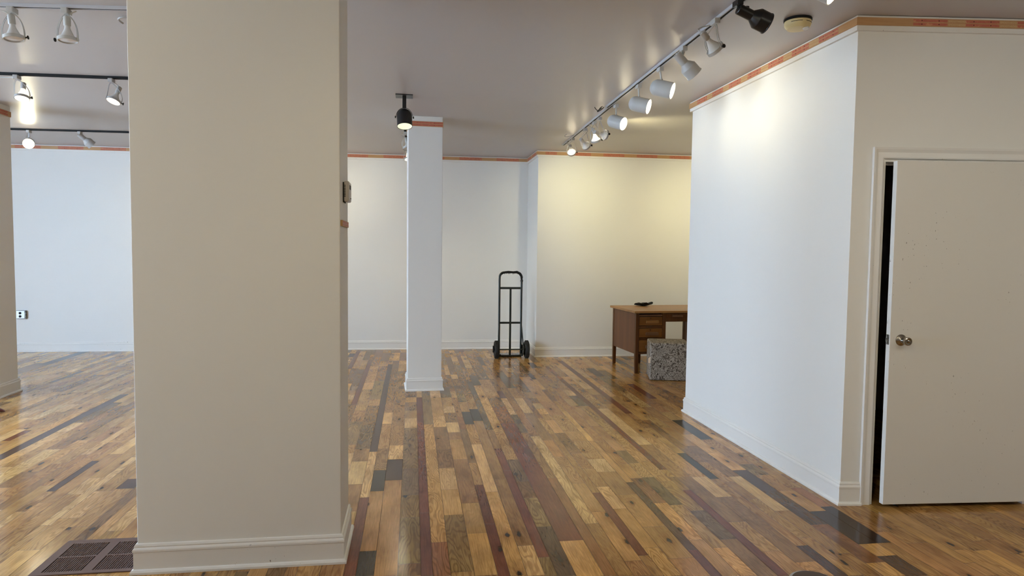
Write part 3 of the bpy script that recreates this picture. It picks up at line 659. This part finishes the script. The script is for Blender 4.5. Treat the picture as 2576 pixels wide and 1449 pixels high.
# loose wire ends where tracks meet
b = MB(); b.tube(bez((1.775, 6.36, 2.852), (1.70, 6.46, 2.80), (1.78, 6.34, 2.83), (1.76, 6.24, 2.835), 14), .004, 7); b.tube(bez((1.70, 6.34, 2.852), (1.76, 6.40, 2.80), (1.70, 6.2, 2.82), (1.76, 6.28, 2.85), 14), .0035, 7)
tag(b.build('loose_cable', M_BLACKM), 'short black cable bunched where the two right tracks meet', 'cable')
b = MB(); b.tube(bez((1.78, 7.86, 2.852), (1.72, 7.95, 2.82), (1.80, 7.75, 2.80), (1.85, 7.80, 2.838), 14), .004, 7)
tag(b.build('loose_cable', M_WHITE2), 'grey cable looped over the far right track', 'cable')
b = MB(); b.tube(bez((-1.40, 4.42, 2.855), (-1.60, 4.38, 2.850), (-1.78, 4.36, 2.85), (-1.735, 4.48, 2.835), 16), .006, 8)
tag(b.build('loose_cable', M_WHITE2), 'grey cable end lying along the ceiling beside the big column', 'cable')
b = MB(); b.tube(bez((-3.7, 6.10, 2.856), (-3.5, 6.25, 2.855), (-3.25, 6.2, 2.855), (-3.12, 6.09, 2.853), 12), .003, 6)
tag(b.build('loose_cable', M_WHITE2), 'thin wire on the ceiling above the left black track', 'cable')

# smoke detector
root = empty('smoke_detector', (2.220, 3.765, H)); tag(root, 'round cream smoke detector with a black base on the ceiling', 'smoke detector')
MS = frame((2.220, 3.765, H), (0, 0, -1))
b = MB(); b.lathe([(.075, 0), (.078, .004), (.078, .012), (.070, .016)], MS, 48); b.build('base', M_BLACKM, root, smooth=True)
b = MB(); b.lathe([(.074, .0155), (.0745, .032), (.070, .046), (.058, .058), (.040, .061)], MS, 48); b.build('cover', M_CREAM, root, smooth=True)
b = MB()
for a0, a1 in ((-2.6, -1.75), (-1.45, -.6), (-.3, .6), (1.0, 2.4)):
    n = 10
    for i in range(n):
        u, v = a0+(a1-a0)*i/n, a0+(a1-a0)*(i+1)/n
        b.prism([(.0725*math.cos(u), .0725*math.sin(u)), (.0752*math.cos(u), .0752*math.sin(u)), (.0752*math.cos(v), .0752*math.sin(v)), (.0725*math.cos(v), .0725*math.sin(v))], .0285, .0312, Matrix.Translation((2.220, 3.765, H)) @ Matrix.Diagonal((1, 1, -1, 1)))
b.build('vent_slots', M_DARK, root)
b = MB(); b.lathe([(.018, .056), (.018, .066), (.012, .072), (.004, .074)], frame((2.250, 3.730, H), (0, 0, -1)), 24); b.build('test_button', M_CLEAR, root, smooth=True)

# thermostat on the big column
TX = -.334
root = empty('thermostat', (TX, 3.44, 1.77)); tag(root, 'grey beige wall thermostat on the side of the big column', 'thermostat')
b = MB(); b.box(TX, TX+.005, 3.375, 3.475, 1.718, 1.815); b.build('back_plate', M_BLACKM, root, bevel=.001)
b = MB(); b.box(TX+.005, TX+.030, 3.372, 3.492, 1.722, 1.820); b.build('housing', M_GREYP, root, bevel=.007)
b = MB()
for i in range(8): b.box(TX+.006, TX+.014, 3.3705, 3.3725, 1.745+i*.0075, 1.748+i*.0075)
b.build('vent_slots', M_DARK, root)
b = MB(); b.box(TX+.0295, TX+.0305, 3.398, 3.424, 1.782, 1.803); b.box(TX+.0295, TX+.0305, 3.434, 3.460, 1.782, 1.803); b.build('display', M_DARK, root)
b = MB(); b.box(TX+.0295, TX+.0315, 3.440, 3.466, 1.738, 1.743); b.build('switch', M_DARK, root)
root = empty('tack_strip_scrap', (TX, 3.44, 1.62)); tag(root, 'short scrap of red-printed tack strip nailed to the side of the big column', 'wood strip')
b = MB(); b.box(TX, TX+.010, 3.262, 3.56, 1.600, 1.628); b.build('plywood', M_TACK, root)
b = MB(); b.box(TX+.010, TX+.0106, 3.27, 3.555, 1.604, 1.613); b.box(TX+.010, TX+.0106, 3.27, 3.555, 1.616, 1.624); b.build('red_band', M_RED, root)

# floor register
root = empty('floor_register', (-1.493, 3.447, 0)); tag(root, 'brown metal floor vent grille beside the foot of the big column', 'floor vent')
x0, x1, y0, y1 = -1.714, -1.272, 3.262, 3.638
b = MB(); b.box(x0+.02, x1-.005, y0+.02, y1-.02, .0002, .0012); b.build('duct_shade_plate', M_DUCTSHADE, root)  # dark plate lying on the boards; the duct's shade is in its colour
b = MB(); g1 = (-1.672, -1.501); g2 = (-1.457, -1.286); r1 = (3.289, 3.438); r2_ = (3.450, 3.594)
b.box(x0, g1[0], y0, y1, .0012, .006); b.box(g1[1], g2[0], y0, y1, .0012, .006); b.box(g2[1], x1, y0, y1, .0012, .006)
for g in (g1, g2):
    b.box(g[0], g[1], y0, r1[0], .0012, .006); b.box(g[0], g[1], r1[1], r2_[0], .0012, .006); b.box(g[0], g[1], r2_[1], y1, .0012, .006)
b.build('frame', M_BROWNM, root)
for g in (g1, g2):
    b = MB(); n = 17; p = (g[1]-g[0])/n
    for i in range(1, n):
        xx = g[0]+i*p; b.box(xx-.0021, xx+.0021, r1[0], r1[1], .0012, .0055); b.box(xx-.0021, xx+.0021, r2_[0], r2_[1], .0012, .0055)
    b.build('louvers', M_BROWNM, root)

# wall outlet
root = empty('power_outlet', (-5.345, 10.2, .5)); tag(root, 'surface-mounted metal outlet box low on the far left wall', 'outlet')
yo = backy(-5.345)
b = MB(); b.box(-5.405, -5.290, yo-.045, yo, .465, .580); b.build('box', M_STEEL, root, bevel=.004)
b = MB(); b.box(-5.403, -5.300, yo-.049, yo-.045, .470, .576); b.build('cover_plate', mat('galvanised_plate', (.50,.50,.50), .35, .5), root, bevel=.002)
b = MB()
for zz in (.500, .545):
    b.lathe([(.017, 0), (.017, .003)], frame((-5.355, yo-.049, zz), (0,-1,0)), 18)
b.build('sockets', M_BLACKM, root)
# ------------------------------------------------------------------ desk
root = empty('writing_desk', (2.690, 7.920, 0), math.radians(4)); tag(root, 'old dark oak pedestal desk with block drawer pulls, standing in the alcove', 'desk')
MK = Matrix.Translation(root.location) @ Matrix.Rotation(root.rotation_euler.z, 4, 'Z')
def dbx(name, boxes, m_, parent=root, bevel=.002):
    b = MB()
    for q_ in boxes: b.box(*q_, MK)
    return b.build(name, m_, parent, bevel=bevel)
DW, DD = 1.40, .79
dbx('desk_top', [(-.030, DW+.03, -.030, DD+.03, .742, .770)], M_DTOP, bevel=.004)
t = .042
for x in (0, .372-t+.02, DW-.392, DW-t):
    for y in (0, DD-t):
        b = MB()
        p0 = [(x+.003, y+.003), (x+t-.003, y+.003), (x+t-.003, y+t-.003), (x+.003, y+t-.003)]
        b.add([(x+.003, y+.003, 0), (x+t-.003, y+.003, 0), (x+t-.003, y+t-.003, 0), (x+.003, y+t-.003, 0), (x, y, .235), (x+t, y, .235), (x+t, y+t, .235), (x, y+t, .235), (x, y, .742), (x+t, y, .742), (x+t, y+t, .742), (x, y+t, .742)],
              [(3,2,1,0), (0,1,5,4), (1,2,6,5), (2,3,7,6), (3,0,4,7), (4,5,9,8), (5,6,10,9), (6,7,11,10), (7,4,8,11), (8,9,10,11)], MK)
        b.build('leg', M_DESK, root, bevel=.002)
for xa, xb in ((0, .392), (DW-.392, DW)):
    dbx('side_panel', [(xa+.004, xa+.016, t, DD-t, .238, .742)], M_DSIDE)
    dbx('side_panel', [(xb-.016, xb-.004, t, DD-t, .238, .742)], M_DSIDE)
    dbx('back_panel', [(xa+t, xb-t, DD-.018, DD-.006, .238, .742)], M_DSIDE)
    dbx('pedestal_frame', [(xa+t, xb-t, .004, .030, .237, .262), (xa+t, xb-t, .004, .030, .412, .438), (xa+t, xb-t, .004, .030, .556, .584), (xa+t, xb-t, .02, .60, .238, .250), (xa+t, xb-t, .35, .37, .25, .74)], M_DESK)
    dbx('pull_out_board', [(xa+t+.002, xb-t-.002, .008, .33, .702, .722)], M_DPULL2)
    for z0, z1_, i in ((.588, .696, 0), (.442, .552, 1), (.266, .408, 2)):
        dr = dbx('drawer', [(xa+t+.003, xb-t-.003, .003, .34, z0, z1_)], M_DDRAW, bevel=.003)
        zc = z0+(z1_-z0)*.42
        dbx('drawer_pull', [((xa+xb)/2-.075+.008, (xa+xb)/2+.088+.008, -.022, .003, zc-.018, zc+.019)], M_DPULL if i == 0 else M_DPULL2, dr, .004)
        b = MB(); b.lathe([(.0105, 0), (.0105, .002)], frame(MK @ Vector(((xa+xb)/2-.006, .003, z1_-.018)), MK.to_3x3() @ Vector((0, -1, 0))), 18); b.build('lock', M_CHROME if False else M_DESK, dr)
dr = dbx('drawer', [(.395, DW-.395, .004, .42, .672, .738)], M_DESK, bevel=.003)
dbx('drawer_pull', [(.475, .610, -.018, .004, .690, .715)], M_DPULL2, dr, .003); dbx('drawer_pull', [(.79, .925, -.018, .004, .690, .715)], M_DPULL2, dr, .003)
dbx('apron_rail', [(.392, DW-.392, .006, .030, .632, .6735), (.392, DW-.392, DD-.03, DD-.006, .68, .742)], M_DESK)

# black leaf-shaped dish
root = empty('leaf_dish', (3.02, 8.62, .770)); tag(root, 'small black leaf-shaped dish on the desk top', 'dish')
b = MB(); n = 72; rings = [(.02, .002, 0), (.30, .003, 0), (.55, .012, .2), (.80, .024, .7), (1.0, .034, 1)]; vs = []
for rr, z, wv in rings:
    for k_ in range(n):
        a = 2*math.pi*k_/n; lob = abs(math.cos(a*2.5+.3))**1.6; R_ = .052+.078*lob*rr
        vs.append((3.02+R_*rr*math.cos(a)*1.02, 8.62+R_*rr*math.sin(a)*.85, .770+z+wv*(.014*lob*math.sin(4*a+1.2)+.008*math.sin(7*a+.6)*lob+.004*lob)+.002))
for rr, z, wv in rings[::-1]:
    for k_ in range(n):
        a = 2*math.pi*k_/n; lob = abs(math.cos(a*2.5+.3))**1.6; R_ = .052+.078*lob*rr
        vs.append((3.02+R_*rr*math.cos(a), 8.62+R_*rr*math.sin(a)*.83, .770+max(.0002, z-.0045)+wv*(.014*lob*math.sin(4*a+1.2)+.008*math.sin(7*a+.6)*lob+.004*lob)))
fs = []
for i in range(len(rings)*2-1):
    for k_ in range(n): a, c_2 = i*n+k_, i*n+(k_+1) % n; fs.append((a, c_2, c_2+n, a+n))
fs.append(tuple(range(n-1, -1, -1))); fs.append(tuple(len(vs)-n+k_ for k_ in range(n)))
b.add(vs, fs); b.build('dish_body', M_BLACKM, root, smooth=True)
b = MB()
for i in range(5):
    a = (math.pi*i-.3)/2.5; b.tube([(3.02+.02*math.cos(a), 8.62+.017*math.sin(a), .7765), (3.02+.06*math.cos(a), 8.62+.05*math.sin(a), .782)], .0014, 5)
b.build('leaf_veins', M_BLACK, root)

# ottoman cube
RO = -math.radians(14.4); root = empty('ottoman', (2.725, 7.495, 0), RO); tag(root, 'grey paisley fabric cube ottoman in front of the desk', 'ottoman')
MO = Matrix.Translation(root.location) @ Matrix.Rotation(RO, 4, 'Z')
b = MB(); w_, dp, hh = .45, .43, .435; g = 10; sv = {}; vs = []; fs = []
def vtx(p):
    key = tuple(round(c, 5) for c in p)
    if key not in sv:
        x, y, z = p; cx, cy, cz = w_/2, dp/2, hh/2
        k1 = ((x-cx)/cx, (y-cy)/cy, (z-cz)/cz); bl = .007
        q_ = [x, y, z]
        if abs(abs(k1[2])-1) < 1e-4: q_[2] += (bl if z > cz else 0)*(1-k1[0]**2)*(1-k1[1]**2)
        if abs(abs(k1[1])-1) < 1e-4: q_[1] += math.copysign(bl, k1[1])*(1-k1[0]**2)*(1-k1[2]**2)
        if abs(abs(k1[0])-1) < 1e-4: q_[0] += math.copysign(bl, k1[0])*(1-k1[1]**2)*(1-k1[2]**2)
        sv[key] = len(vs); vs.append(tuple(q_))
    return sv[key]
for ax in range(3):
    for side in (0, 1):
        dims = (w_, dp, hh); u_, v_ = [(1, 2), (2, 0), (0, 1)][ax]
        for i in range(g):
            for j in range(g):
                c4 = []
                for di, dj in ((0, 0), (1, 0), (1, 1), (0, 1)):
                    p = [0, 0, 0]; p[ax] = dims[ax]*side; p[u_] = dims[u_]*(i+di)/g; p[v_] = dims[v_]*(j+dj)/g; c4.append(vtx(p))
                fs.append(tuple(c4 if side else c4[::-1]))
b.add(vs, fs, MO @ Matrix.Translation((0, 0, .002))); b.build('upholstery', M_PAIS, root, smooth=True, bevel=.014)
b = MB()
for zz in (.425,):
    e = .006
    b.tube([(e, e, zz), (w_-e, e, zz), (w_-e, dp-e, zz), (e, dp-e, zz), (e, e, zz)], .0035, 6, MO)
b.tube([(e, e, .02), (e, e, .42)], .0035, 6, MO); b.tube([(w_-e, e, .02), (w_-e, e, .42)], .0035, 6, MO)
b.build('piping', mat('light_seam', (.30, .28, .26), .8), root)
b = MB(); b.prism([(0, 0), (.045, 0), (.045, .055), (.0225, .075), (0, .055)], 0, .0015, MO @ Matrix.Translation((-.010, .010, .20)) @ Matrix.Rotation(math.radians(-12), 4, 'Z') @ Matrix.Rotation(math.pi/2, 4, 'X') @ Matrix.Translation((-.01, 0, 0)))
b.build('fabric_label', M_TAG, root)

# ------------------------------------------------------------------ hand truck
root = empty('hand_truck', (1.345, 9.33, 0)); tag(root, 'black two-wheeled hand truck standing upright by the far wall corner', 'hand truck')
xl, xr, yf, r_ = 1.192, 1.500, 9.33, .0145
M_FR = mat('dark_green_black_enamel', (.012, .018, .016), .35)
path = [(xl, yf, .018), (xl, yf, .45), (xl, yf, 1.07)] + [(xl+.062-.062*math.cos(a), yf-.012*math.sin(a), 1.115+.066*math.sin(a)) for a in [i*math.pi/12 for i in range(1, 7)]] + \
       [(xr-.062+.062*math.sin(a), yf-.012*math.cos(a), 1.115+.066*math.cos(a)) for a in [i*math.pi/12 for i in range(0, 6)]] + [(xr+.003, yf, 1.07), (xr, yf, .9), (xr, yf, .45), (xr, yf, .018)]
b = MB(); b.tube(path, r_, 12); b.build('frame', M_FR, root, smooth=True)
for z, hh_ in ((.962, .015), (.478, .014)):
    b = MB(); b.box(xl, xr, yf-.010, yf+.010, z-hh_, z+hh_); b.build('crossbar', M_FR, root, bevel=.003)
b = MB(); b.box(1.334, 1.361, yf-.008, yf+.008, .02, .955); b.build('centre_bar', M_FR, root, bevel=.002)
for sx, x in ((-1, xl), (1, xr)):
    b = MB(); b.tube([(x+sx*.004, yf-.012, .440), (x+sx*.014, yf-.045, .30), (x+sx*.020, yf-.13, .125)], .009, 8); b.box(x-.012, x+.012, yf-.135, yf+.014, .030, .055)
    b.box(x+sx*.018-.004, x+sx*.018+.004, yf-.16, yf+.01, .05, .17)
    b.build('wheel_bracket', M_FR, root)
b = MB(); b.tube([(1.10, 9.20, .122), (1.60, 9.20, .122)], .0085, 10); b.build('axle', M_FR, root)
for sx, x in ((-1, 1.141), (1, 1.562)):
    W2 = frame((x, 9.20, .1215), (1, 0, 0))
    b = MB(); b.lathe([(.070, -.020), (.095, -.026), (.112, -.027), (.119, -.018), (.1215, -.006), (.1215, .006), (.119, .018), (.112, .027), (.095, .026), (.070, .020)], W2, 48, cap=False)
    for i in range(40):
        a = i*math.pi/20; b.box(-.004, .004, -.0015, .0015, -.020, .020, W2 @ Matrix.Rotation(a, 4, 'Z') @ Matrix.Translation((.1212, 0, 0)))
    tyre = b.build('wheel', M_RUBBER, root, smooth=True)
    b = MB(); b.lathe([(.001, -.018), (.040, -.022), (.072, -.014), (.072, .014), (.040, .022), (.001, .018)], W2, 32, cap=False); b.lathe([(.017, -.034), (.017, .034)], W2, 18); b.build('hub', M_FR, tyre, smooth=True)
b = MB(); b.box(1.092, 1.114, 9.17, 9.23, .085, .175); b.build('brake_block', M_BLACKM, root, bevel=.004)
b = MB(); b.box(xl-.012, xr+.012, yf+.012, yf+.27, .003, .009); b.build('toe_plate', M_STEEL, root, bevel=.002)
b = MB(); b.box(xl-.012, xr+.012, yf-.012, yf+.014, .004, .026); b.build('toe_bar', M_FR, root, bevel=.003)
R3 = random.Random(3); b = MB()
gp = [(xl+.01, yf-.01, 1.150), (xl+.035, yf-.012, 1.172), (xl+.08, yf-.013, 1.182), (xl+.12, yf-.013, 1.184), (xl+.19, yf-.013, 1.182), (xl+.24, yf-.013, 1.185), (xr-.03, yf-.012, 1.166), (xr-.004, yf-.01, 1.13), (xr+.002, yf-.006, 1.08)]
b.tube(gp, [.014, .017, .0155, .0185, .0145, .019, .018, .017, .013], 9)
for i in range(22):
    p = Vector(gp[R3.randrange(len(gp))])+Vector((R3.uniform(-.02, .02), R3.uniform(-.01, .004), -.015)); L = R3.uniform(.004, .022)
    b.add([(p.x-.004, p.y, p.z+.006), (p.x+.005, p.y-.003, p.z+.006), (p.x+.002, p.y+.004, p.z+.006), (p.x+R3.uniform(-.003, .003), p.y, p.z-L)], [(0, 1, 2), (0, 3, 1), (1, 3, 2), (2, 3, 0)])
b.build('torn_foam_grip', M_BLACKM, root)

# shoe at the left edge of the picture
b = MB(); secs = [(0, .004, .006, .010), (.012, .022, .020, .020), (.035, .036, .030, .028), (.075, .045, .042, .034), (.12, .044, .060, .040), (.17, .036, .078, .048), (.22, .034, .092, .052), (.265, .032, .098, .054), (.285, .020, .094, .052)]
SP = [(-3.595, 6.575, 0)]
vs = []; n = 20
for s_, hw, ht, zc in secs:
    for k_ in range(n):
        a = 2*math.pi*k_/n; z = zc*.5+ (ht-zc*.5)*max(0, math.sin(a)) + (zc*.5-.003)*min(0, math.sin(a)); vs.append((-3.595-s_, 6.575+hw*math.cos(a), max(.003, z)))
fs = [(i*n+k_, i*n+(k_+1) % n, (i+1)*n+(k_+1) % n, (i+1)*n+k_) for i in range(len(secs)-1) for k_ in range(n)]
fs += [tuple(range(n-1, -1, -1)), tuple((len(secs)-1)*n+k_ for k_ in range(n))]
b.add(vs, fs); sh = b.build('shoe', M_SHOE, None, smooth=True, sub=1); tag(sh, 'reddish brown shoe toe poking in at the left edge near the left column', 'shoe')
# round post top at the bottom edge
PX, PY, PZ = 1.141, 1.745, .562
root = empty('wooden_post', (PX, PY, 0)); tag(root, 'round dark wooden post top with a grey rim, cut by the bottom edge', 'post')
MP = Matrix.Translation((PX, PY, 0))
b = MB(); b.lathe([(.055, 0), (.055, .03), (.022, .06), (.018, .40), (.026, .50), (.055, .535), (.066, .540)], MP, 40); b.build('shaft', M_STOOL, root, smooth=True)
b = MB(); b.lathe([(.064, .5405), (.071, .545), (.0725, .553), (.069, .560), (.062, .5625)], MP, 48); b.build('rim', M_STOOLR, root, smooth=True)
b = MB(); b.lathe([(.061, .5622), (.060, .5640), (.04, .5650), (.001, .5655)], MP, 48, cap=False); b.build('cap', M_STOOL, root, smooth=True)
